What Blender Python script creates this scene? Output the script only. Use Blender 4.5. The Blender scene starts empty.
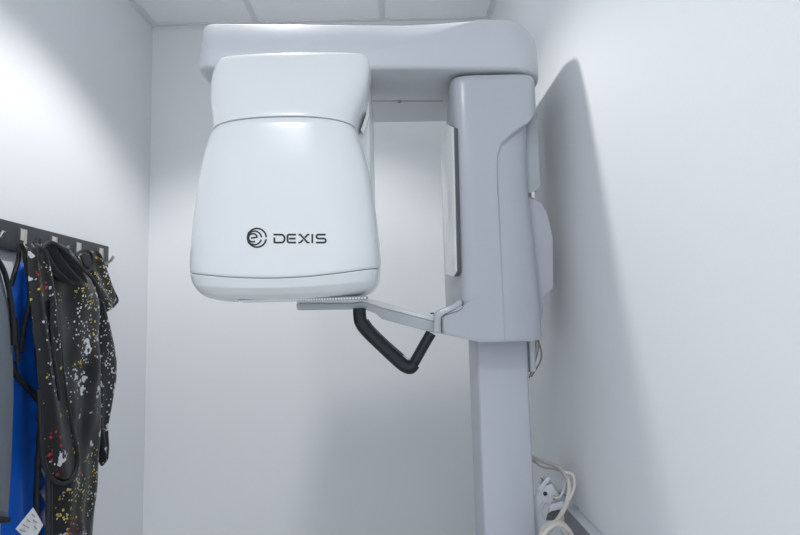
import bpy, bmesh, math, random
import numpy as np
from mathutils import Vector, Matrix
random.seed(4)
sc = bpy.context.scene
COL = sc.collection
PI = math.pi

# ------------------------------------------------------------------ camera
F, YAW, PITCH, ROLL = 533.0, 0.0083, 0.0996, 0.0272
CAM = np.array([0.0, 0.0, 1.30])
fw = np.array([math.sin(YAW)*math.cos(PITCH), math.cos(YAW)*math.cos(PITCH), math.sin(PITCH)])
rt = np.cross(fw, [0, 0, 1]); rt /= np.linalg.norm(rt); up = np.cross(rt, fw)
cr, sr = math.cos(ROLL), math.sin(ROLL)
rt, up = cr*rt - sr*up, sr*rt + cr*up
cd = bpy.data.cameras.new('camera'); cam = bpy.data.objects.new('camera', cd); COL.objects.link(cam)
cd.sensor_width = 36; cd.lens = F*36/800; cd.clip_start = .02
m = Matrix.Identity(4)
for i in range(3):
    m[i][0], m[i][1], m[i][2], m[i][3] = rt[i], up[i], -fw[i], CAM[i]
cam.matrix_world = m
sc.camera = cam

# ------------------------------------------------------------------ world, lights, exposure
w = bpy.data.worlds.new('world'); sc.world = w; w.use_nodes = True
bg = w.node_tree.nodes['Background']
bg.inputs[0].default_value = (.93, .965, 1.0, 1); bg.inputs[1].default_value = 1.0
LX, LY, LZ = -.36, 1.42, 2.618
ld = bpy.data.lights.new('ceiling_spot', 'SPOT'); lo = bpy.data.objects.new('ceiling_spot', ld); COL.objects.link(lo)
lo.location = (LX, LY, LZ); ld.energy = 32; ld.spot_size = math.radians(121); ld.spot_blend = .42
ld.shadow_soft_size = .04; ld.color = (1.0, .985, .96)
ld2 = bpy.data.lights.new('ceiling_lamp', 'AREA'); lo2 = bpy.data.objects.new('ceiling_lamp', ld2); COL.objects.link(lo2)
lo2.location = (-.42, -.42, LZ); ld2.shape = 'DISK'; ld2.size = .34; ld2.energy = 7.6; ld2.color = (.97, .98, 1.0)
vs = sc.view_settings
vs.view_transform = 'Standard'; vs.look = 'None'; vs.gamma = 1; vs.use_curve_mapping = False
vs.exposure = 0.40

# ------------------------------------------------------------------ helpers
def ray(px, py):
    return rt*(px-400)/F - up*(py-267.5)/F + fw
def onY(px, py, Y):
    d = ray(px, py); return CAM + d*(Y/d[1])
def onX(px, py, X):
    d = ray(px, py); return CAM + d*(X/d[0])
def onZ(px, py, Z):
    d = ray(px, py); return CAM + d*((Z-1.30)/d[2])
def onP(px, py, Y0, X0):                    # plane of the machine, turned slightly: Y = Y0 + .06 (x - X0)
    d = ray(px, py); t = (Y0 - .06*X0)/(d[1] - .06*d[0]); return CAM + d*t
def lerp(a, b, t): return a + (b-a)*t
def sstep(a, b, x):
    t = min(1, max(0, (x-a)/(b-a))); return t*t*(3-2*t)

class MB:
    def __init__(s): s.v = []; s.f = []
    def add(s, vs_, fs):
        n = len(s.v); s.v += [tuple(map(float, p)) for p in vs_]; s.f += [tuple(i+n for i in f) for f in fs]; return s
    def box(s, x0, x1, y0, y1, z0, z1):
        return s.add([(x0,y0,z0),(x1,y0,z0),(x1,y1,z0),(x0,y1,z0),(x0,y0,z1),(x1,y0,z1),(x1,y1,z1),(x0,y1,z1)],
                     [(0,3,2,1),(4,5,6,7),(0,1,5,4),(1,2,6,5),(2,3,7,6),(3,0,4,7)])
    def rings(s, R, cap=True, closed=True):
        n = len(R[0]); vs_ = [p for r in R for p in r]; fs = []
        for i in range(len(R)-1):
            for j in range(n if closed else n-1):
                k = (j+1) % n
                fs.append((i*n+j, i*n+k, (i+1)*n+k, (i+1)*n+j))
        if cap:
            fs.append(tuple(range(n))[::-1]); fs.append(tuple((len(R)-1)*n+j for j in range(n)))
        return s.add(vs_, fs)
    def prism(s, poly, off):                # polygon of 3D points swept by vector off
        n = len(poly); off = np.array(off)
        a = [np.array(p) for p in poly]; b = [p+off for p in a]
        fs = [tuple(range(n)), tuple(range(2*n-1, n-1, -1))] + [(i, i+n, (i+1) % n+n, (i+1) % n) for i in range(n)]
        return s.add(a+b, fs)
    def tube(s, pts, r, seg=12, smooth=6, taper=None, flat=None):
        P = spline(pts, smooth) if smooth else [np.array(p, float) for p in pts]
        R = []; prev = None
        for i, p in enumerate(P):
            t = P[min(i+1, len(P)-1)] - P[max(i-1, 0)]; t = t/(np.linalg.norm(t)+1e-9)
            if prev is None:
                a = np.cross(t, [0, 1, 0]); a = a if np.linalg.norm(a) > .1 else np.cross(t, [1, 0, 0])
            else: a = prev - t*np.dot(prev, t)
            a /= np.linalg.norm(a); prev = a; b = np.cross(t, a)
            rr = r if taper is None else r*taper(i/(len(P)-1))
            fl = 1 if flat is None else flat
            R.append([p + a*rr*math.cos(2*PI*j/seg) + b*rr*fl*math.sin(2*PI*j/seg) for j in range(seg)])
        return s.rings(R)
    def build(s, name, mat, parent=None, bevel=0, seg=3, smooth=True, angle=35, sub=0):
        me = bpy.data.meshes.new(name); me.from_pydata(s.v, [], s.f); me.update()
        bm = bmesh.new(); bm.from_mesh(me)
        bmesh.ops.recalc_face_normals(bm, faces=bm.faces)
        if bevel:
            ed = [e for e in bm.edges if len(e.link_faces) == 2 and e.calc_face_angle(0) > .5]
            bmesh.ops.bevel(bm, geom=ed, offset=bevel, segments=seg, profile=.5, affect='EDGES', clamp_overlap=True)
        for f in bm.faces: f.smooth = smooth
        for e in bm.edges:
            if len(e.link_faces) == 2 and e.calc_face_angle(0) > math.radians(angle): e.smooth = False
        bm.to_mesh(me); bm.free()
        me.materials.append(mat)
        o = bpy.data.objects.new(name, me); COL.objects.link(o)
        if parent is not None:
            o.parent = parent
            q = parent; off = Vector((0, 0, 0))
            while q is not None: off += q.location; q = q.parent
            o.location = -off
        if sub:
            md = o.modifiers.new('s', 'SUBSURF'); md.levels = sub; md.render_levels = sub
        return o

def spline(pts, n):
    P = [np.array(p, float) for p in pts]
    P = [2*P[0]-P[1]] + P + [2*P[-1]-P[-2]]; out = []
    for i in range(1, len(P)-2):
        a, b, c, d = P[i-1:i+3]
        for k in range(n):
            t = k/n
            out.append(.5*((2*b)+(-a+c)*t+(2*a-5*b+4*c-d)*t*t+(-a+3*b-3*c+d)*t**3))
    out.append(P[-2]); return out
def thing(name, label, cat, loc, group=None):
    o = bpy.data.objects.new(name, None); COL.objects.link(o); o.location = loc; o.empty_display_size = .05
    o['label'] = label; o['category'] = cat
    if group: o['group'] = group
    return o
def tag(o, label, cat, group=None):
    o['label'] = label; o['category'] = cat
    if group: o['group'] = group
    return o
def struct(o): o['kind'] = 'structure'; return o

# ------------------------------------------------------------------ materials
def mat(name, col, rough=.5, metal=0, coat=0, bump=None, spec=.5, var=0):
    m = bpy.data.materials.new(name); m.use_nodes = True; nt = m.node_tree; b = nt.nodes['Principled BSDF']
    b.inputs['Base Color'].default_value = (*col, 1); b.inputs['Roughness'].default_value = rough
    b.inputs['Metallic'].default_value = metal; b.inputs['Coat Weight'].default_value = coat
    b.inputs['Coat Roughness'].default_value = .08
    b.inputs['Specular IOR Level'].default_value = spec
    tc = nt.nodes.new('ShaderNodeTexCoord')
    nz = nt.nodes.new('ShaderNodeTexNoise'); nz.inputs['Scale'].default_value = bump[0] if bump else 40
    nz.inputs['Detail'].default_value = 4
    nt.links.new(tc.outputs['Object'], nz.inputs['Vector'])
    if var:
        mx = nt.nodes.new('ShaderNodeMix'); mx.data_type = 'RGBA'
        mx.inputs[6].default_value = (*[c*(1-var) for c in col], 1); mx.inputs[7].default_value = (*[min(1, c*(1+var)) for c in col], 1)
        nt.links.new(nz.outputs['Fac'], mx.inputs[0]); nt.links.new(mx.outputs[2], b.inputs['Base Color'])
    if bump:
        bp = nt.nodes.new('ShaderNodeBump'); bp.inputs['Strength'].default_value = bump[1]; bp.inputs['Distance'].default_value = bump[2]
        nt.links.new(nz.outputs['Fac'], bp.inputs['Height']); nt.links.new(bp.outputs[0], b.inputs['Normal'])
    return m
WALL = mat('wall_paint', (.815, .84, .868), .55, bump=(220, .25, .0006), spec=.3, var=.012)
CEIL = mat('ceiling_tile', (.91, .925, .945), .9, bump=(330, .5, .001), spec=.1, var=.05)
TBAR = mat('ceiling_grid', (.76, .78, .81), .5, spec=.3)
FLOOR = mat('floor_vinyl', (.68, .685, .69), .5, bump=(60, .1, .001), var=.1)
WHITE = mat('gloss_white', (.76, .79, .815), .24, coat=.2, bump=(500, .02, .0002))
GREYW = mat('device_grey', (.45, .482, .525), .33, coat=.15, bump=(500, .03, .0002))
SHELFM = mat('shelf_grey', (.56, .59, .63), .38, coat=.0, bump=(500, .02, .0002))
COLM = mat('column_grey', (.50, .53, .585), .38, coat=.1, bump=(600, .03, .0002))
SEAM = mat('seam_dark', (.10, .11, .12), .6)
LINEM = mat('seam_grey', (.28, .30, .33), .6)
MIRR = mat('pale_panel', (.88, .91, .91), .12, coat=.6)
BLACKR = mat('black_rubber', (.008, .014, .017), .42, bump=(300, .1, .0004), spec=.45)
INK = mat('logo_ink', (.012, .013, .016), .4)
STEEL = mat('brushed_steel', (.62, .60, .57), .32, metal=.9)
RACK = mat('rack_board', (.030, .035, .042), .5, bump=(200, .1, .0003))
BIND = mat('black_binding', (.010, .011, .013), .6, bump=(400, .3, .0005))
CABLE = mat('cable_cream', (.66, .63, .58), .45)
CABLEG = mat('cable_grey', (.30, .29, .27), .5)
BRKT = mat('bracket_white', (.66, .70, .75), .4)
TRNK = mat('trunking_shaded_grey', (.26, .26, .29), .5)  # side-face shade of the pale trunking put into a darker body colour
SCREW = mat('screw_dark', (.05, .10, .11), .4, metal=.6)
TAGM = mat('tag_white', (.80, .82, .84), .7)

def fabric(name, col, var=.25, rough=.6, sheen=.2, nscale=9):
    m = mat(name, col, rough, bump=(nscale, .5, .01), spec=.35, var=var)
    m.node_tree.nodes['Principled BSDF'].inputs['Sheen Weight'].default_value = sheen
    return m
GREYF = fabric('grey_apron_cloth', (.125, .155, .20), .06, .55, .1)
BLUEF = fabric('blue_apron_cloth', (.004, .125, .66), .12, .38, .05)
def splatter():
    m = bpy.data.materials.new('splatter_cloth'); m.use_nodes = True; nt = m.node_tree; b = nt.nodes['Principled BSDF']
    N = nt.nodes.new; L = nt.links.new
    b.inputs['Roughness'].default_value = .45; b.inputs['Specular IOR Level'].default_value = .45
    tc = N('ShaderNodeTexCoord'); dn = N('ShaderNodeTexNoise'); dn.inputs['Scale'].default_value = 45; dn.inputs['Detail'].default_value = 3
    L(tc.outputs['Object'], dn.inputs['Vector'])
    sub = N('ShaderNodeVectorMath'); sub.operation = 'SUBTRACT'; sub.inputs[1].default_value = (.5, .5, .5); L(dn.outputs['Color'], sub.inputs[0])
    base = (.0095, .0095, .0112, 1)
    prev = None
    def layer(prev, col, scale, thr, keep, dist, off, mscale, mthr):
        sc_ = N('ShaderNodeVectorMath'); sc_.operation = 'SCALE'; sc_.inputs['Scale'].default_value = dist; L(sub.outputs[0], sc_.inputs[0])
        ad = N('ShaderNodeVectorMath'); ad.operation = 'ADD'; L(tc.outputs['Object'], ad.inputs[0]); L(sc_.outputs[0], ad.inputs[1])
        ad2 = N('ShaderNodeVectorMath'); ad2.operation = 'ADD'; L(ad.outputs[0], ad2.inputs[0]); ad2.inputs[1].default_value = off
        v = N('ShaderNodeTexVoronoi'); v.inputs['Scale'].default_value = scale; L(ad2.outputs[0], v.inputs['Vector'])
        lt = N('ShaderNodeMath'); lt.operation = 'LESS_THAN'; L(v.outputs['Distance'], lt.inputs[0])
        sep = N('ShaderNodeSeparateColor'); L(v.outputs['Color'], sep.inputs[0])
        th = N('ShaderNodeMath'); th.operation = 'MULTIPLY'; L(sep.outputs[1], th.inputs[0]); th.inputs[1].default_value = thr; L(th.outputs[0], lt.inputs[1])
        gt = N('ShaderNodeMath'); gt.operation = 'GREATER_THAN'; L(sep.outputs[0], gt.inputs[0]); gt.inputs[1].default_value = 1-keep
        mu = N('ShaderNodeMath'); mu.operation = 'MULTIPLY'; L(lt.outputs[0], mu.inputs[0]); L(gt.outputs[0], mu.inputs[1])
        mn = N('ShaderNodeTexNoise'); mn.inputs['Scale'].default_value = mscale; mn.inputs['Detail'].default_value = 1; L(ad2.outputs[0], mn.inputs['Vector'])
        mg = N('ShaderNodeMath'); mg.operation = 'GREATER_THAN'; L(mn.outputs['Fac'], mg.inputs[0]); mg.inputs[1].default_value = mthr
        mu2 = N('ShaderNodeMath'); mu2.operation = 'MULTIPLY'; L(mu.outputs[0], mu2.inputs[0]); L(mg.outputs[0], mu2.inputs[1])
        mx = N('ShaderNodeMix'); mx.data_type = 'RGBA'; L(mu2.outputs[0], mx.inputs[0])
        if prev is None: mx.inputs[6].default_value = base
        else: L(prev, mx.inputs[6])
        mx.inputs[7].default_value = (*col, 1); return mx.outputs[2]
    prev = layer(prev, (.60, .62, .66), 115, .50, .50, .010, (0, 0, 0), 9, .53)
    prev = layer(prev, (.60, .62, .66), 44, .55, .22, .045, (3, 1, 2), 7, .52)
    prev = layer(prev, (.66, .52, .04), 125, .50, .42, .010, (5, 5, 1), 9, .56)
    prev = layer(prev, (.50, .02, .04), 100, .50, .5, .012, (9, 2, 7), 8, .69)
    prev = layer(prev, (.62, .64, .68), 26, .55, .20, .08, (1, 7, 4), 6, .55)
    L(prev, b.inputs['Base Color'])
    bn = N('ShaderNodeTexNoise'); bn.inputs['Scale'].default_value = 10; L(tc.outputs['Object'], bn.inputs['Vector'])
    bp = N('ShaderNodeBump'); bp.inputs['Strength'].default_value = .5; bp.inputs['Distance'].default_value = .012
    L(bn.outputs['Fac'], bp.inputs['Height']); L(bp.outputs[0], b.inputs['Normal'])
    return m
SPLAT = splatter()

# ------------------------------------------------------------------ room shell
XL, XR, YB, ZC, YF = -1.058, .453, 2.273, 2.644, -1.3
T = .08
struct(MB().box(XL-T, XL, YF, YB, -T, ZC+T).build('wall_left', WALL, smooth=False))
struct(MB().box(XR, XR+T, YF, YB, -T, ZC+T).build('wall_right', WALL, smooth=False))
struct(MB().box(XL-T, XR+T, YB, YB+T, -T, ZC+T).build('wall_back', WALL, smooth=False))
struct(MB().box(XL, XR, YF, YB, -T, 0).build('floor', FLOOR, smooth=False))
struct(MB().box(XL, XR, YF, YB, ZC, ZC+T).build('ceiling', CEIL, smooth=False))
# wall angle of the suspended ceiling
h = .006; wd = .022
struct(MB().box(XL, XL+wd, YF, YB, ZC-h, ZC).box(XL, XL+.003, YF, YB, ZC-.02, ZC-h).build('trim_1', TBAR, smooth=False))
struct(MB().box(XR-wd, XR, YF, YB, ZC-h, ZC).box(XR-.003, XR, YF, YB, ZC-.02, ZC-h).build('trim_2', TBAR, smooth=False))
struct(MB().box(XL+wd, XR-wd, YB-wd, YB, ZC-h, ZC).box(XL+.003, XR-.003, YB-.003, YB, ZC-.02, ZC-h).build('trim_3', TBAR, smooth=False))
gx1 = onZ(254.0, 17, ZC)[0]; gx2 = onZ(382, 15, ZC)[0]
for i, gx in enumerate((gx1, gx2)):
    struct(MB().box(gx-.012, gx+.012, YF, YB-wd, ZC-.005, ZC).box(gx-.004, gx+.004, YF, YB-wd, ZC-.008, ZC-.005).build('trim_%d' % (4+i), TBAR, smooth=False))
k = 6
for gy in (1.75, 1.14, .53, -.08, -.69):
    mb = MB()
    for a, b_ in ((XL+wd, gx1-.012), (gx1+.012, gx2-.012), (gx2+.012, XR-wd)): mb.box(a, b_, gy-.012, gy+.012, ZC-.005, ZC)
    struct(mb.build('trim_%d' % k, TBAR, smooth=False)); k += 1

# ------------------------------------------------------------------ the imaging machine
unit = thing('dental_imaging_unit', 'large white and grey dental x-ray imaging machine on a column by the right wall', 'x-ray machine', (.30, 1.57, 0))

# column
cx0, cx1 = onY(480, 430, 1.36)[0], onY(531.5, 430, 1.36)[0]
MB().box(cx0, cx1, 1.36, 1.52, 0, 1.30).build('column', COLM, unit, bevel=.008, seg=3)
# carriage: plan outline lofted in height
up_pts = ((442.5, 1.58), (444, 1.45), (448.5, 1.36), (453.5, 1.31), (457.5, 1.284), (463, 1.274), (472, 1.269), (484, 1.268), (497, 1.268), (500, 1.268), (525, 1.268), (535, 1.275), (538.5, 1.295))
lo_pts = ((441, 1.58), (441, 1.45), (441, 1.36), (441, 1.31), (441, 1.284), (442, 1.271), (446, 1.268), (470, 1.268), (497, 1.268), (500, 1.268), (525, 1.268), (535, 1.275), (538.5, 1.295))
plan = [(onY(px, 215, y)[0], y) for px, y in up_pts]
plan += [(plan[-1][0]+.001, 1.40), (plan[-1][0]+.001, 1.58)]
plan_lo = [(onY(px, 320, y)[0], y) for px, y in lo_pts[:8]] + plan[8:]
def chaikin(p, n):
    for _ in range(n):
        q = [p[0]]
        for a, b in zip(p[:-1], p[1:]):
            q += [tuple(.75*np.array(a)+.25*np.array(b)), tuple(.25*np.array(a)+.75*np.array(b))]
        p = q + [p[-1]]
    return p
def subdiv(p):
    out = []
    for a, b in zip(p[:-1], p[1:]): out += [a, tuple((np.array(a)+np.array(b))/2)]
    return out + [p[-1]]
plan, plan_lo = subdiv(subdiv(chaikin(plan, 3))), subdiv(subdiv(chaikin(plan_lo, 3)))
ZT = onY(490, 74.5, 1.268)[2]
zc_pts = [(onY(px, py, 1.27)[0], onY(px, py, 1.27)[2]) for px, py in ((495.5, 158), (499, 143), (511, 132.5), (526, 123), (538, 107))]
XK, XE = zc_pts[0][0], zc_pts[-1][0]
def zcut(x):
    if x <= zc_pts[0][0]: return zc_pts[0][1]
    for (a, za), (b, zb) in zip(zc_pts[:-1], zc_pts[1:]):
        if x <= b: return lerp(za, zb, (x-a)/(b-a))
    return zc_pts[-1][1]
zb_f = onY(510, 341.5, 1.27)[2]; zb_l = onY(441, 334, 1.27)[2]
zl1, zl2 = onY(441, 315, 1.27)[2], onY(470, 299, 1.27)[2]
XA, XB_ = onY(441, 334, 1.27)[0], onY(480, 342, 1.27)[0]
def zbot(x): return lerp(zb_l, zb_f, min(1, max(0, (x-XA)/(XB_-XA))))
rows = []
NR = 170
for i in range(NR+1):
    t = i/NR; ring = []
    for (x, y), (x2, y2) in zip(plan, plan_lo):
        z = lerp(zbot(x2), ZT, t)
        zl = lerp(zl1, zl2, min(1, max(0, (x2-XA)/(onY(470, 306, 1.27)[0]-XA))))
        fx = sstep(XA+.03, XB_, x2)
        bl = 1-sstep(zl-.004-.02*fx, zl+.006+.05*fx, z)
        xx, yy = lerp(x, x2, bl), lerp(y, y2, bl)
        if x > XK:
            a = 1-sstep(zcut(x)-.012, zcut(x)+.004, z)
            yy += a*((.0015+.0075*sstep(1.28, 1.75, z))*sstep(XK, XK+.005, x)+.016*sstep(XK, XE, x))
            xx -= a*.019*sstep(XK, XE, x)*sstep(1.25, 1.80, z)
        if x > .25: xx += .011*sstep(1.62, 1.84, z)
        if y > 1.29 and x < .18:
            xx += .020*sstep(1.75, 1.86, z)*sstep(1.29, 1.40, y)
        e = sstep(0, .006, z-zbot(x2))
        e2 = sstep(0, .012, ZT-z) if ZT-z < .012 else 1
        ins = .004*(1-e)+.005*(1-e2)
        xx = xx + (.23-xx)*ins*6; yy = yy + (1.45-yy)*ins*6*.5
        ring.append((xx, yy, z))
    rows.append(ring)
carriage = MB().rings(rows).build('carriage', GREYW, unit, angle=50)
# slanting arm saddle at the lower left of the carriage
def P(px, py, Y): return onY(px, py, Y)
sadd = [P(434.5, 313, 1.274), P(441, 308.5, 1.274), P(455, 303, 1.274), P(459, 298.5, 1.279), P(462.5, 301, 1.274), P(461.5, 308, 1.274), P(444, 314.5, 1.268), P(440.5, 319, 1.268), P(440.5, 334, 1.268), P(433.5, 332, 1.268)]
MB().prism(sadd, (.004, .10, 0)).build('arm_saddle', GREYW, unit, bevel=.0025, seg=3)
ln = MB(); ln.tube([P(441.3, 334, 1.264), P(441.3, 320, 1.2645), P(445, 315.4, 1.2655), P(461.5, 309.3, 1.268), P(463.4, 301, 1.268)], .0008, 6, 3)
ln.build('saddle_seam', SEAM, unit)
# pale tall panel on the inner side of the carriage
pan = [P(440.3, 150, 1.345), P(446, 123.5, 1.30), P(453, 127, 1.262), P(456.3, 271, 1.262), P(453, 276.5, 1.27), P(445.5, 274, 1.335)]
back = MB().prism([p+np.array([.0035, .006, 0]) for p in pan], (.010, .006, 0)).build('display_back', SEAM, unit, bevel=.002)
MB().prism(pan, (.0035, .0065, 0)).build('display_panel', MIRR, unit, bevel=.0015, seg=3)
# back covers showing on the right of the carriage
cA = [P(515, 138, 1.345), P(527.5, 124, 1.345), P(537, 112, 1.345), P(540.5, 184, 1.345), P(538, 190, 1.345), P(530.5, 193, 1.345), P(515, 193, 1.345)]
MB().prism(cA, (0, .10, 0)).build('rear_cover', GREYW, unit, bevel=.002)
cB = [P(515, 196, 1.355), P(531, 197, 1.355), P(541, 203, 1.355), P(547, 212, 1.355), P(553, 237, 1.355), P(553.5, 288, 1.355), P(544, 297, 1.355), P(542.5, 318, 1.355), P(533, 327, 1.355), P(515, 327, 1.355)]
MB().prism(cB, (0, .13, 0)).build('rear_cover', COLM, unit, bevel=.003)
sq = P(533.5, 193, 1.342)
MB().box(sq[0]-.004, sq[0]+.004, 1.346, 1.360, sq[2]-.011, sq[2]+.011).build('cover_latch', MIRR, unit, bevel=.001)

# upper shelf (the horizontal beam), slightly turned to the room
def ysh(x): return .06*x
YS = 1.238
zb0 = onY(420, 69.5, YS+.01)[2]
SX0, SX1 = onY(198.5, 60, YS+.0)[0], onY(540, 70, YS+.09)[0]
y_seam = onZ(400, 101, zb0)[1]
YR = 1.74
z_rear = onY(400, 122, YR)[2]
def shelf():
    def outline(ins):
        pts = []
        a0, a1, b0, b1 = SX0+ins[0], SX1-ins[0], YS+ins[1], YR-.004
        rl, rr, rb = .040, .100, .03
        for k in range(13): t = PI+.5*PI*k/12; pts.append((a0+rl+rl*math.cos(t), b0+rl+rl*math.sin(t)))
        for k in range(1, 70): pts.append((lerp(a0+rl, a1-rr, k/70), b0))
        for k in range(17): t = 1.5*PI+.5*PI*k/16; pts.append((a1-rr+rr*math.cos(t), b0+rr+rr*math.sin(t)))
        pts += [(a1, 1.36), (a1, y_seam-.06*a1), (a1, 1.60)]
        for (cx, cy, r, s_) in ((a1-rb, b1-rb, rb, 0), (a0+rb+.10, b1-rb, rb, .5*PI)):
            for k in range(7): t = s_+.5*PI*k/6; pts.append((cx+r*math.cos(t), cy+r*math.sin(t)))
        pts += [(a0+.03, 1.55), (a0, y_seam-.06*a0), (a0, 1.36)]
        return pts
    def zu(x, y):    # underside: flat to the seam, then rising to the rear
        return zb0 + (z_rear-zb0)*max(0, (y+ysh(x)-y_seam)/(YR-y_seam))
    ze0 = onY(300, 50.5, YS-.012)[2]
    zt0, zt1, zt2 = onY(300, 25.5, YS+.014)[2], onY(495, 19.0, YS+.030)[2], onY(537, 44, YS+.08)[2]
    xa, xb_, xc_ = onY(360, 50, YS)[0], onY(505, 30, YS)[0], onY(500, 20, YS)[0]
    def z_top(x):
        return zt0 + (zt1-zt0)*sstep(.02, xc_-.02, x) - (zt1-zt2)*max(0, (x-xc_)/(SX1-xc_))**2.2
    def z_edge(x):   # chamfer line on the front
        return min(ze0 + (zt1-.004-ze0)*sstep(xa, xb_, x), z_top(x)-.010)
    rings = []
    for (ins, f) in (((.012, .010), lambda x, y: zu(x, y)), ((.003, .0025), lambda x, y: zu(x, y)+.003), ((0, 0), lambda x, y: max(zb0, zu(x, y))+.010),
                     ((0, 0), lambda x, y: max(z_edge(x)-.005, zu(x, y)+.012)), ((.0008, .0008), lambda x, y: max(z_edge(x), zu(x, y)+.013)),
                     ((.003, .017), lambda x, y: z_top(x)-.0055), ((.0045, .019), lambda x, y: z_top(x)-.003), ((.008, .023), lambda x, y: z_top(x)-.001), ((.014, .029), lambda x, y: z_top(x))):
        rings.append([(x, y+ysh(x), f(x, y)) for x, y in outline(ins)])
    return MB().rings(rings)
sh = shelf().build('upper_shelf', SHELFM, unit, angle=60)
# underside seam and clip
a = onZ(368, 101, zb0); b = onZ(443, 101, zb0)
MB().tube([a-np.array([.25, .015, .0]), b], .0009, 6, 0).build('underside_seam', SEAM, sh)
c = onZ(399.5, 101, zb0)
MB().box(c[0]-.005, c[0]+.005, c[1]-.004, c[1]+.006, zb0-.004, zb0+.002).build('underside_clip', LINEM, sh, bevel=.0015)
# rotating head plate and neck between shelf and head
# ---- head
head = bpy.data.objects.new('tube_head', None); COL.objects.link(head); head.parent = unit
head.location = Vector((-.217, 1.1, 1.34)) - unit.location; head.empty_display_size = .05
YE = 1.083
tab = [(58, 216.5, 368), (61, 214, 369.5), (67, 211.5, 370), (78, 209.3, 369.5), (90, 208.6, 368), (105, 209.6, 364), (118, 211.5, 359.5), (127, 212.6, 357.4), (133, 211.8, 358), (142, 208.3, 360.5),
       (160, 203, 366), (185, 198.2, 371.5), (215, 194.2, 376), (240, 191.6, 378.7), (258, 190.3, 380), (270, 190, 380), (279, 191, 379.2), (286, 194, 377), (292, 199, 372.5), (296, 206, 366), (298.5, 216, 355)]
T3 = []
for py, l, r in tab:
    L_, R_ = onY(l, py, YE-.030), onY(r, py, YE); T3.append(((L_[2]+R_[2])/2, L_[0], R_[0], py))
zs = [t[0] for t in T3]
def prof(z):
    """half-outline at height z: centre x, half width, depth of the bulge"""
    zz = min(max(z, zs[-1]), zs[0])
    i = 0
    while i < len(zs)-2 and zs[i+1] > zz: i += 1
    def cr_(k):
        a = T3[max(i-1, 0)]; b = T3[i]; c = T3[i+1]; d = T3[min(i+2, len(T3)-1)]
        t = (b[0]-zz)/(b[0]-c[0])
        ma = (c[k]-a[k])/(c[0]-a[0]) if c[0] != a[0] else 0; mb_ = (d[k]-b[k])/(d[0]-b[0])
        hh = c[0]-b[0]
        return (2*t**3-3*t*t+1)*b[k] + (t**3-2*t*t+t)*hh*ma + (-2*t**3+3*t*t)*c[k] + (t**3-t*t)*hh*mb_
    l, r = cr_(1), cr_(2)
    py = lerp(T3[i][3], T3[i+1][3], (zs[i]-zz)/(zs[i]-zs[i+1]))
    B = np.interp(py, [58, 62, 75, 100, 126, 140, 170, 200, 250, 272, 284, 292, 299], [.034, .039, .050, .066, .080, .085, .090, .093, .093, .090, .083, .070, .050])
    n = np.interp(py, [58, 126, 160, 260, 299], [3.6, 3.2, 3.2, 3.4, 2.8])
    return (l+r)/2, (r-l)/2, float(B), float(n)
Z_B, Z_b, Z_A = onY(285, 272.5, YE)[2], zs[-1], onY(285, 135, YE)[2]
def dip(z):
    if z > 1.53:
        w_ = 1-abs(z-Z_A)/((zs[0]-Z_A) if z > Z_A else (Z_A-1.53)); w_ = max(0, w_)
        return -.0085*w_*w_*(3-2*w_)
    return .0185*(1-sstep(1.385, 1.52, z)) if z > Z_B else lerp(.004, .0185, (z-Z_b)/(Z_B-Z_b))
def hy(x, z, ins=0):
    cx, w_, B, n = prof(z); u = min(1, abs((x-cx)/w_)); return YE - (B-ins)*(1-u**n)**(1/n)
def hring(z, ins=0, wi=None, back=1.137, seg=64, bz=0):
    cx, w_, B, n = prof(z); w_ -= (ins if wi is None else wi); B = max(.004, B-ins); pts = []
    for k in range(seg+1):
        t = PI + PI*k/seg
        c, s = math.cos(t), math.sin(t)
        x = cx + w_*math.copysign(abs(c)**(2/n), c); y = YE - B*abs(s)**(2/n)
        u = (x-cx)/w_
        pts.append((x, y, z - dip(z)*(1-u*u) + bz))
    z1 = z - 0
    pts += [(cx+w_, back-.012, z1+bz), (cx+w_-.012, back, z1+bz), (cx-w_+.012, back, z1+bz), (cx-w_, back-.012, z1+bz)]
    return pts
z_top, z_bot = zs[0], zs[-1]
zA = Z_A            # upper joint at the silhouette
zB = onY(285, 272.5, YE)[2]          # lower joint
def span(a, b, n): return [lerp(a, b, k/n) for k in range(n+1)]
R1 = [hring(z_top, .026, .018, bz=.0052), hring(z_top, .014, .010, bz=.0048), hring(z_top, .007, .005, bz=.0038), hring(z_top, .003, .002, bz=.0022), hring(z_top, .0008, .0005, bz=.0008)]
R1 += [hring(z) for z in span(z_top, zA+.0012, 30)]
R1 += [hring(zA+.0005, .0003), hring(zA, .005), ]
MB().rings(R1).build('upper_cover', WHITE, head, angle=60)
R2 = [hring(zA-.0005, .006), hring(zA-.0008, .0036, .0022), hring(zA-.0030, .0022, .0014), hring(zA-.0058, .0010, .0006), hring(zA-.0092, .0003, .0002), hring(zA-.0112, 0)]
R2 += [hring(z) for z in span(zA-.014, zB+.0012, 46)] + [hring(zB+.0005, .0008), hring(zB, .005)]
MB().rings(R2).build('front_cover', WHITE, head, angle=60)
R3 = [hring(zB-.0007, .005), hring(zB-.0012, .0008)] + [hring(z) for z in span(zB-.002, z_bot, 26)]
R3 += [hring(z_bot, .004, .012, bz=-.002), hring(z_bot, .012, .035, bz=-.003)]
MB().rings(R3).build('bottom_cover', WHITE, head, angle=60)
MB().rings([hring(z, .004) for z in (zA+.006, zA, zA-.006)]).build('joint_core', SEAM, head)
MB().rings([hring(z, .004) for z in (zB+.006, zB, zB-.006)]).build('joint_core', SEAM, head)
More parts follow.
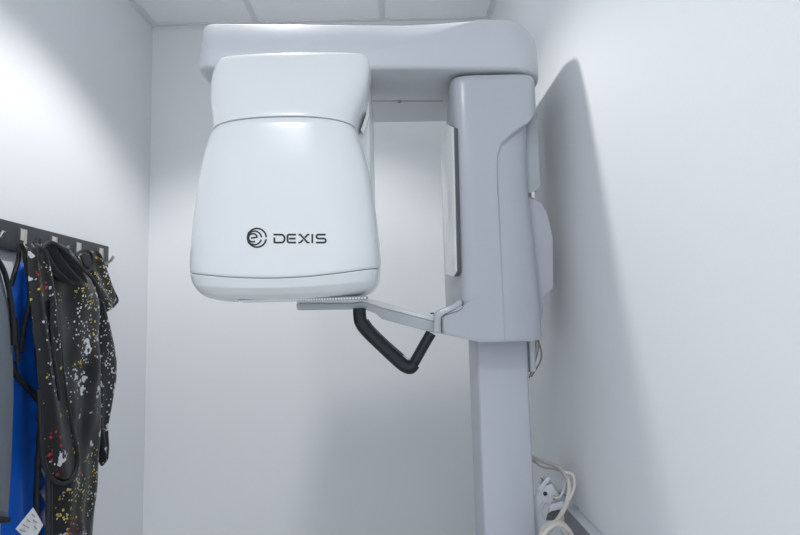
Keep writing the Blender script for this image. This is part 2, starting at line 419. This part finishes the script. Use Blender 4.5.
# ribbed vent along the lower rear edge
vr = MB(); lo_z = z_bot-.0052
for k in range(50):
    c0 = onZ(231+k*2.8, 300.5, lo_z)
    vr.box(c0[0]-.0016, c0[0]+.0016, 1.03, 1.070, lo_z-.0012, lo_z+.002)
vr.build('vent_grille', WHITE, head, smooth=False)
p0, p1 = onZ(229, 300.5, lo_z), onZ(370, 300.5, lo_z)
MB().box(p0[0], p1[0], 1.032, 1.068, lo_z-.0002, lo_z+.004).build('vent_recess', LINEM, head)
# rear housing under the shelf
hx0, hx1 = onY(225, 100, 1.14)[0], onY(370.5, 100, 1.20)[0]
MB().box(hx0, hx1, 1.125, 1.29, 1.54, z_top-.006).build('rear_housing', WHITE, head, bevel=.008, seg=4)
MB().box(onY(240, 80, 1.27)[0], onY(369.5, 80, 1.27)[0], 1.262, 1.48, 1.60, zb0-.0015).build('rotating_neck', WHITE, head, bevel=.006, seg=3)
sl = MB(); q0, q1 = onX(364.5, 134, hx1), onX(369, 116, hx1)
for d0 in (0, .012):
    pass
g = [onY(360.5, 130, 1.110), onY(366.5, 113, 1.110), onY(368.3, 114, 1.110), onY(362.6, 133, 1.110)]
MB().prism(g, (.003, .012, 0)).build('side_slot', MIRR, head, bevel=.0008)
g = [onY(357.9, 132, 1.116), onY(362.5, 112, 1.116), onY(364.5, 111, 1.116), onY(360.5, 131, 1.116)]
MB().prism(g, (.004, .010, 0)).build('side_slot', LINEM, head)

# ---- emblem and lettering, thin raised ink on the curved front cover
def hsurf(px, py):
    Y = 1.0
    for _ in range(6):
        p = onY(px, py, Y); z = p[2]; cx, w_, B, n = prof(z)
        z2 = z + dip(z)*(1-((p[0]-cx)/w_)**2)
        Y = hy(p[0], z2)
    return onY(px, py, Y)
def ribbon(mb, pts, wd, closed=False):
    # pts and width in photo units, laid on the cover surface
    P2 = []
    for a, b in zip(pts[:-1], pts[1:]):
        n = max(1, int(math.hypot(b[0]-a[0], b[1]-a[1])/1.0))
        for k in range(n): P2.append((lerp(a[0], b[0], k/n), lerp(a[1], b[1], k/n)))
    P2.append(pts[-1]); top = []; bot = []
    for i, p in enumerate(P2):
        a = np.array(P2[max(i-1, 0)]); b = np.array(P2[min(i+1, len(P2)-1)]); t = (b-a)/np.linalg.norm(b-a); nn = np.array([-t[1], t[0]])
        for s in (1, -1):
            q = np.array(p)+nn*s*wd/2; h_ = hsurf(*q)
            (top if s > 0 else bot).append(h_)
    R = []
    for a, b in zip(top, bot):
        R.append([a+np.array([0, -.0006, 0]), b+np.array([0, -.0006, 0]), b+np.array([0, .0008, 0]), a+np.array([0, .0008, 0])])
    mb.rings(R)
def arc(cx, cy, rx, ry, a0, a1, n=16):
    return [(cx+rx*math.cos(math.radians(lerp(a0, a1, k/n))), cy+ry*math.sin(math.radians(lerp(a0, a1, k/n)))) for k in range(n+1)]
def zz(p): return [(230+x/6.667, 215+y/6.667) for x, y in p]
SW = 1.8
def letter(*strokes):
    mb = MB()
    for s in strokes: ribbon(mb, zz(s), SW)
    return mb
lm = MB()
for s in ([(290, 131)] + [(345, 131)] + arc(342, 157.5, 23, 26.5, -80, 80, 10) + [(342, 184), (296, 184), (296, 150)],
          [(440, 131), (392, 131)] + arc(394, 142, 10, 11, 270, 180, 5) + [(384, 173)] + arc(394, 173, 10, 11, 180, 90, 5) + [(440, 184)],
          [(394, 157.5), (437, 157.5)],
          [(458, 130), (470, 132), (516, 183), (530, 185)], [(529, 130), (517, 132), (499, 152)], [(487, 165), (470, 183), (456, 185)],
          [(549, 127), (549, 188)],
          [(638, 131), (590, 131)] + arc(590, 144, 14, 13, 270, 90, 8) + [(624, 157)] + arc(625, 170.5, 14, 13.5, -90, 90, 8) + [(573, 184)]):
    ribbon(lm, zz(s), SW)
lm.build('logo_lettering', INK, head, smooth=False)
em = MB()
ribbon(em, zz(arc(180, 152, 62, 62, 9, 357, 48)), 1.7)
ribbon(em, zz(arc(164, 153, 46, 45, 14, 355, 36)), 1.5)
ribbon(em, zz(arc(153, 152, 29, 27, 60, 352, 26)+[(140, 155)]), 1.6)
ribbon(em, zz(arc(140, 152, 22, 36, 110, 250, 12)), 1.9)
ribbon(em, zz(arc(137, 152, 18, 44, 120, 240, 12)), 1.9)
em.build('logo_emblem', INK, head, smooth=False)

# ---- chin arm with the black handle
armY = 1.293
def A(px, py): return onY(px, py, armY)
top = [A(296, 299.5), A(356, 299), A(362, 296.8), A(384, 302.5), A(434.5, 318)]
mid = [A(296, 303.5), A(352, 303.5), A(362, 302), A(386, 309.5), A(434.5, 322)]
bot = [A(297, 310), A(353, 309), A(362, 308.5), A(375, 313), A(382, 319), A(434.5, 333)]
front = mid + bot[::-1]
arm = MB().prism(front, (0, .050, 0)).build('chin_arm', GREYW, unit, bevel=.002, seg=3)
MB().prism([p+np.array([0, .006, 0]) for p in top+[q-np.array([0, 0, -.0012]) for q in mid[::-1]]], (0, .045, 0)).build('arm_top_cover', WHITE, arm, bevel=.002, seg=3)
MB().box(A(430.5, 311)[0], A(434, 311)[0], 1.288, 1.306, A(430, 314.3)[2], A(430, 312.6)[2]).build('arm_catch', SEAM, arm, bevel=.0006)
hp = [A(359.5, 308.5), A(359.5, 314), A(361, 322.5), A(367.5, 331.5), A(385, 348.5), A(398, 360.5), A(405, 366), A(410.5, 367.5), A(414, 363.5)]
MB().tube(hp, .0158, 18, 6).build('handle', BLACKR, arm, angle=70)
h2 = [A(431.5, 333)+[0, .012, 0], A(425, 344)+[0, .012, 0], A(416, 360)+[0, .012, 0], A(411.5, 367.5)+[0, .012, 0]]
MB().tube(h2, .0128, 16, 4).build('handle', BLACKR, arm, angle=70)
h3 = [A(366, 320)+[0, .02, 0], A(373, 329)+[0, .02, 0], A(388, 343.5)+[0, .02, 0], A(401, 355)+[0, .02, 0], A(407, 361)+[0, .02, 0]]
MB().tube(h3, .0048, 10, 4).build('grip_bar', SEAM, arm)
h4 = [A(402.5, 356.5)+[0, .01, 0], A(406, 360)+[0, .01, 0], A(412, 362.5)+[0, .01, 0]]
MB().tube(h4, .0057, 10, 3).build('grip_joint', STEEL, arm)

# cables hanging from the rear of the carriage
for i, (pts, r, M_) in enumerate(([[(533, 322), (538, 334), (538.5, 348), (534, 365), (529, 378)], .0022, CABLEG],
                      [[(535.5, 322), (535, 332), (541, 350), (540, 362), (531, 377)], .0022, CABLEG],
                      [[(533.5, 322), (536.5, 338), (534.5, 358), (529, 372)], .0035, CABLE])):
    MB().tube([onY(x, y, 1.43+.012*i) for x, y in pts], r, 8, 5).build('cable', M_, unit)
MB().box(onY(529, 340, 1.42)[0], onY(534.5, 340, 1.42)[0], 1.42, 1.45, onY(530, 372, 1.42)[2], onY(530, 342, 1.42)[2]).build('connector_block', BRKT, unit, bevel=.002)

# ------------------------------------------------------------------ wall bracket, trunking and coiled cable in the right corner
tz = .802
tr = thing('cable_trunking', 'light grey square cable trunking along the right wall at the lower right corner', 'cable trunking', (XR-.02, .9, tz-.05))
MB().prism([(XR, .35, tz), (XR-.022, .35, tz-.001), (XR-.030, .35, tz-.010), (XR-.030, .35, tz-.10), (XR, .35, tz-.10)], (0, 1.10, 0)).build('trunking_body', TRNK, tr, bevel=.0015)
MB().prism([(XR-.001, .36, tz+.0045), (XR-.026, .36, tz+.0035), (XR-.026, .36, tz), (XR-.001, .36, tz)], (0, 1.09, 0)).build('trunking_lid', BRKT, tr, bevel=.001)
br = thing('wall_bracket', 'white metal mounting bracket with dark screws beside the machine column', 'bracket', (.38, 1.40, .70))
by = 1.40
def B_(px, py, dy=0): return onY(px, py, by+dy)
MB().prism([B_(533, 500), B_(540, 487), B_(552, 484), B_(561, 498), B_(561, 540), B_(533, 540)], (0, .004, 0)).build('bracket_plate', BRKT, br, bevel=.001)
MB().prism([B_(540, 484, .02), B_(545, 475, .02), B_(560, 490, .02), B_(570, 478, .02), B_(572.5, 505, .02), B_(552, 500, .02)], (0, .004, 0)).build('bracket_plate', COLM, br, bevel=.001)
MB().tube([B_(541, 478, .01), B_(551, 488, .01)], .0012, 6, 0).build('bracket_slot', SEAM, br)
MB().tube([B_(559, 493, .01), B_(567, 496, .01)], .0012, 6, 0).build('bracket_slot', SEAM, br)
for (x, y, r) in ((545.5, 494, .0038), (554.5, 498, .0036), (557, 504.5, .0045), (552.5, 505, .003)):
    c = B_(x, y, -.004); ring = lambda R, yy, n=6: [(c[0]+R*math.cos(2*PI*k/n), yy, c[2]+R*math.sin(2*PI*k/n)) for k in range(n)]
    MB().rings([ring(r, by), ring(r, by-.006), ring(r*.6, by-.009)]).rings([ring(r*1.5, by-.0005, 6), ring(r*1.5, by-.002, 6)]).build('screw', SCREW, br, smooth=False)
MB().prism([B_(546, 520, -.004), B_(548, 514, -.004), B_(553, 511, -.004), B_(560.5, 510, -.004), B_(560.5, 519, -.004), B_(555, 521, -.004)], (0, .003, 0)).build('cable_opening', SEAM, br, bevel=.001)
MB().tube([B_(543, 516, -.008), B_(541.5, 508, -.008), B_(545, 502, -.008), B_(550, 503, -.008), B_(551, 509, -.008)], .0022, 8, 4).build('cable_clip', BRKT, br)
MB().prism([B_(549, 512, -.012), B_(551, 505, -.012), B_(563, 501, -.012), B_(566, 504, -.012), B_(562, 509, -.012)], (0, .010, 0)).build('bracket_flange', BRKT, br, bevel=.001)
MB().prism([B_(537, 489, -.006), B_(548, 476.5, -.006), B_(550.5, 479, -.006), B_(541, 492, -.006)], (0, .003, 0)).build('bracket_flange', BRKT, br, bevel=.0008)

cc = thing('coiled_cable', 'cream cables looped and coiled beside the machine column at the lower right', 'cable', (.40, 1.50, .70))
MB().tube([onY(x, y, Y) for x, y, Y in ((531, 457, 1.60), (541, 461, 1.57), (556, 466, 1.46), (566, 475, 1.39), (569.5, 488, 1.365), (566, 505, 1.35), (557, 521, 1.33), (547, 534, 1.31), (540, 552, 1.29))], .0058, 10, 6).build('cable', CABLE, cc)
MB().tube([onY(x, y, Y) for x, y, Y in ((531, 459, 1.61), (542, 467, 1.58), (560, 471, 1.46), (565, 483, 1.40), (560, 497, 1.385), (552, 497, 1.38))], .0032, 8, 6).build('cable', CABLE, cc)
MB().tube([onY(x, y, Y) for x, y, Y in ((565, 472, 1.37), (573, 475, 1.36), (574, 488, 1.355), (569, 500, 1.35))], .0036, 8, 6).build('cable', CABLE, cc)
pts = []
for k in range(3*20+1):
    t = k/20*2*PI; q = k/60
    c = onY(556, 551, 1.29); R = .048+.006*math.sin(q*7)+.024*q
    pts.append((c[0]+R*math.cos(t)*.74, 1.30+.012*math.sin(3*q+t)-.02*q-.012, c[2]+R*math.sin(t)*1.12))
MB().tube(pts, .0052, 10, 2).build('cable_loop', CABLE, cc)

# ------------------------------------------------------------------ coat rack
rk = thing('coat_rack', 'dark grey wall rack with steel double hooks on the left wall', 'coat rack', (XL, 1.5, 1.55))
xb = XL+.018
zt = onX(50, 231.3, xb)[2]
y_end = onX(108.8, 250, xb)[1]
hgt = .078
MB().box(XL, xb, .55, y_end, zt-hgt, zt).build('rack_board', RACK, rk, bevel=.0015)
def hook(y):
    mb = MB(); z0 = zt-.014; hb = .007; x = xb
    # stamped plate with folded sides
    mb.box(x, x+.004, y-.0125, y+.0125, z0-.040, z0)
    mb.box(x+.003, x+.007, y-.0125, y-.0095, z0-.040, z0-.001); mb.box(x+.003, x+.007, y+.0095, y+.0125, z0-.040, z0-.001)
    mb.tube([(x+.003, y, z0-.038), (x+.008, y, z0-.050), (x+.022, y, z0-.056), (x+.040, y, z0-.046), (x+.050, y, z0-.030)], .0048, 8, 4)
    mb.tube([(x+.003, y, z0-.045), (x+.006, y, z0-.064), (x+.016, y, z0-.074), (x+.027, y, z0-.068)], .0042, 8, 4)
    return mb.build('hook', STEEL, rk, bevel=0)
ys = [onX(px, py, xb)[1] for px, py in ((21.5, 234), (52.5, 240), (77, 246), (99.5, 252))]
dy0 = ys[1]-ys[0]
for y in [ys[0]-2*dy0, ys[0]-dy0]+ys: hook(y)

# ------------------------------------------------------------------ aprons
def panel(rows, X0, bulge, folds, nu=36, nv=90, back=.012, expo=4):
    """rows: (left px, right px, py) along a sheet hanging parallel to the left wall at x = X0"""
    ys_ = [r[2] for r in rows]
    R = []
    for i in range(nv+1):
        py = lerp(ys_[0], ys_[-1], i/nv)
        l = np.interp(py, ys_, [r[0] for r in rows]); r = np.interp(py, ys_, [r_[1] for r_ in rows])
        Lp, Rp = onX(l, py, X0), onX(r, py, X0)
        e = min(1, min(i, nv-i)/3.0+.15)
        fr = []; bk = []
        for k in range(nu+1):
            u = k/nu; s = (1-abs(2*u-1)**expo)
            p = lerp(Lp, Rp, u)
            fr.append(p + np.array([s*e*(bulge+folds(u, p[2])), 0, 0]))
            bk.append(p - np.array([back*s*e, 0, 0]))
        R.append(fr + bk[::-1][1:-1])
    return MB().rings(R)
def edge_path(pts, X, n=5): return [onX(a, b, X) for a, b in pts]

# grey apron, mostly outside the left edge of the frame
ga = thing('grey_lead_apron', 'plain slate grey lead apron at the left edge, hanging from the rack', 'apron', (-1.0, 1.2, .6))
GX = -.955
MB_ = panel([(-190, -14, 250), (-196, -2, 262), (-200, 4, 285), (-202, 10, 310), (-204, 13, 340), (-204, 13.5, 400), (-203, 11.5, 460), (-200, 8, 520)], GX, .020, lambda u, z: .004*math.sin(u*14+z*2)+.002*math.sin(u*31), expo=6)
MB_.build('apron_body', GREYF, ga)
MB().tube(edge_path([(-16, 249), (-4, 258), (3.5, 270), (8, 286), (10.5, 300), (13, 320), (14, 345)], GX+.010), .0062, 10, 5, flat=.8).build('binding', BIND, ga)
MB().tube(edge_path([(14.4, 318), (16, 338), (17, 352), (17.5, 362)], GX+.004), .007, 10, 5, taper=lambda t: 1-.4*t).build('strap', BIND, ga)
MB().tube(edge_path([(-200, 519.5), (-60, 524), (8, 520)], GX+.012), .007, 8, 6).build('hem_binding', BIND, ga)
MB().tube([onX(-18, 246, xb+.03), onX(-14, 250, -.96), onX(-12, 258, -.955)], .006, 8, 4).build('hanging_loop', BIND, ga)

# blue apron
ba = thing('blue_lead_apron', 'bright blue lead apron with black binding, hanging between grey and splattered aprons', 'apron', (-1.0, 1.4, .6))
BX = -1.0
MB_ = panel([(18, 24, 262), (15, 27, 270), (12, 31, 285), (10, 33, 305), (8, 36, 330), (6, 42, 360), (4, 47, 400), (2, 47, 450), (0, 46, 545)], BX, .016,
            lambda u, z: .006*math.sin(z*75+4*math.sin(u*5+z*9))*sstep(.35, .9, u)*(1 if z < 1.15 else .25)+.003*math.sin(u*13+z*5), nv=160, nu=30)
MB_.build('apron_body', BLUEF, ba)
MB().tube(edge_path([(21.5, 241), (19, 250), (18.5, 260), (14, 274), (11, 286)], BX+.012), .0055, 10, 5).build('hanging_strap', BIND, ba)
MB().tube(edge_path([(20, 243), (24, 250), (25.5, 262), (28, 276), (29.5, 290), (29, 305), (25, 325), (22, 345), (22.5, 352)], BX+.026), .0052, 10, 5).build('binding', BIND, ba)
MB().tube(edge_path([(13, 362), (16, 375), (24, 384), (33, 394), (38, 401)], BX+.022), .0075, 10, 5, flat=.8).build('binding', BIND, ba)
MB().tube(edge_path([(36, 350), (40, 372), (43, 385)], BX+.030), .005, 10, 5).build('binding', BIND, ba)
MB().tube(edge_path([(40, 400), (39.5, 430), (38, 460), (36.5, 500), (37, 540)], BX+.022), .008, 10, 6, flat=.7).build('binding', BIND, ba)
tg = [onX(33, 507.5, -.925), onX(43, 525, -.922), onX(36, 537, -.922), onX(24, 537, -.925), onX(15.5, 529, -.925)]
tgo = MB().prism(tg, (.0008, 0, 0)).build('care_tag', TAGM, ba, smooth=False)
tl = MB()
for (a, b) in (((32, 514), (35, 517)), ((27, 519.5), (30, 522)), ((33, 520), (37, 522.5)), ((23, 524.5), (29, 528)), ((34, 526), (37, 529)), ((20, 529.5), (25, 532))):
    tl.tube([onX(*a, -.9225), onX(*b, -.9205)], .0011, 5, 0)
tl.build('tag_print', LINEM, tgo)

# splattered black apron
sa = thing('splattered_lead_apron', 'black lead apron speckled with white, yellow and red paint splatter', 'apron', (-.95, 1.6, .6))
SX = -.950
body = panel([(37, 60, 243), (34, 68, 249), (33, 76, 258), (33, 83, 268), (33, 91, 280), (33, 98, 295), (34, 99, 310), (36, 98.5, 330), (40, 99, 360), (44, 100, 400), (46, 98.5, 440), (47, 96.5, 480), (47, 92, 540)], SX, .026,
             lambda u, z: .008*math.sin(u*7+z*6+1)*sstep(.05, .5, u)+.003*math.sin(u*19-z*11)+.003*math.sin(z*34+u*6), nv=140, nu=50)
body.build('apron_body', SPLAT, sa)
# right hand flap (folded sleeve side)
fl = panel([(93, 97, 296), (94, 103, 308), (95, 108, 325), (96, 112.5, 345), (96.5, 115, 362), (96, 114.5, 378), (95.5, 111, 395), (95, 107.5, 412), (95, 104.5, 425), (97, 104.5, 436), (98.5, 105.5, 448), (99.5, 104.5, 458), (101, 102.5, 466)], SX-.01, .018, lambda u, z: .004*math.sin(u*7+z*8), nv=70, nu=20)
fl.build('side_flap', SPLAT, sa)
# long rounded tongue hanging in front
tn = panel([(30, 38, 243), (28, 43, 250), (28, 47, 262), (28.5, 51, 280), (30, 54, 300), (33, 57, 325), (36, 60, 350), (38, 63, 380), (40, 67, 405), (41, 72, 430), (42, 76, 450), (44, 77.5, 462), (47, 76, 472), (51, 72, 479), (57, 66, 482.5)], SX+.038, .014, lambda u, z: .005*math.sin(u*8+z*5), nv=110, nu=26, back=.010)
tn.build('front_tongue', SPLAT, sa)
MB().tube(edge_path([(46, 262), (51, 285), (54, 300), (57.5, 325), (60.5, 350), (63.5, 380), (67.5, 405), (72.5, 430), (76.5, 450), (77.5, 463), (74, 475), (66, 482.5), (57, 482), (49, 475), (44, 463), (41.5, 445), (40.5, 420), (39, 390)], SX+.046), .0055, 8, 5).build('binding', BIND, sa)
# neck opening: rolled edge and the dark inside
MB().tube(edge_path([(41, 262), (41.5, 252), (45, 244.5), (51, 242.5), (58, 245.5), (66, 252), (75, 261), (84, 270), (92, 278), (98, 288), (100, 298)], SX+.046), .0052, 10, 6).build('neck_binding', BIND, sa)
nk = panel([(45, 54, 244), (43.5, 62, 249), (44, 69, 256), (46, 76, 264), (50, 83, 272), (58, 86, 279), (68, 88, 284)], SX+.034, .008, lambda u, z: .008*math.sin(u*16+z*30), nv=30, nu=26)
nk.build('neck_lining', BIND, sa)
MB().tube(edge_path([(38.5, 239.5), (36, 246), (35, 256)], SX+.02), .008, 8, 4).build('hanging_loop', BIND, sa)
MB().tube(edge_path([(51, 300), (52, 340), (57, 380), (60, 400)], SX+.052), .004, 8, 4).build('seam_binding', BIND, sa)
MB().tube(edge_path([(47.5, 400), (48.5, 440), (49, 480), (49, 540)], SX+.034), .008, 8, 4).build('edge_binding', BIND, sa)

# thyroid collar on the two right hand hooks
tc_ = thing('thyroid_collar', "small black speckled thyroid collar on the last hooks at the rack's right end", 'collar', (-1.0, 1.8, 1.35))
TX = -.992
cl = panel([(83, 100, 256), (82, 103, 262), (83, 105, 270), (84.5, 107.5, 278), (86, 110.5, 288), (88, 113.5, 296), (91, 116.5, 302), (94, 113, 307), (97, 107, 311), (99, 102, 314)], TX, .022, lambda u, z: .005*math.sin(u*10+z*30), nv=40, nu=22)
cl.build('collar_body', SPLAT, tc_)
MB().tube(edge_path([(76.5, 257), (79, 252.5), (85, 250.5), (90, 252.5), (92.5, 259), (91.5, 268), (87, 271), (81, 266), (76.5, 257)], TX+.032), .0045, 10, 5).build('collar_loop', BIND, tc_)
MB().prism(edge_path([(79, 256), (84, 253), (89, 255), (91, 262), (89, 268), (84, 266)], TX+.030), (.004, 0, 0)).build('collar_lining', BIND, tc_, bevel=.001)
MB().tube(edge_path([(97, 252), (101, 258), (104, 268), (108, 279), (113, 291), (117, 300.5), (112, 306), (104, 311)], TX+.014), .0055, 8, 5).build('binding', BIND, tc_)
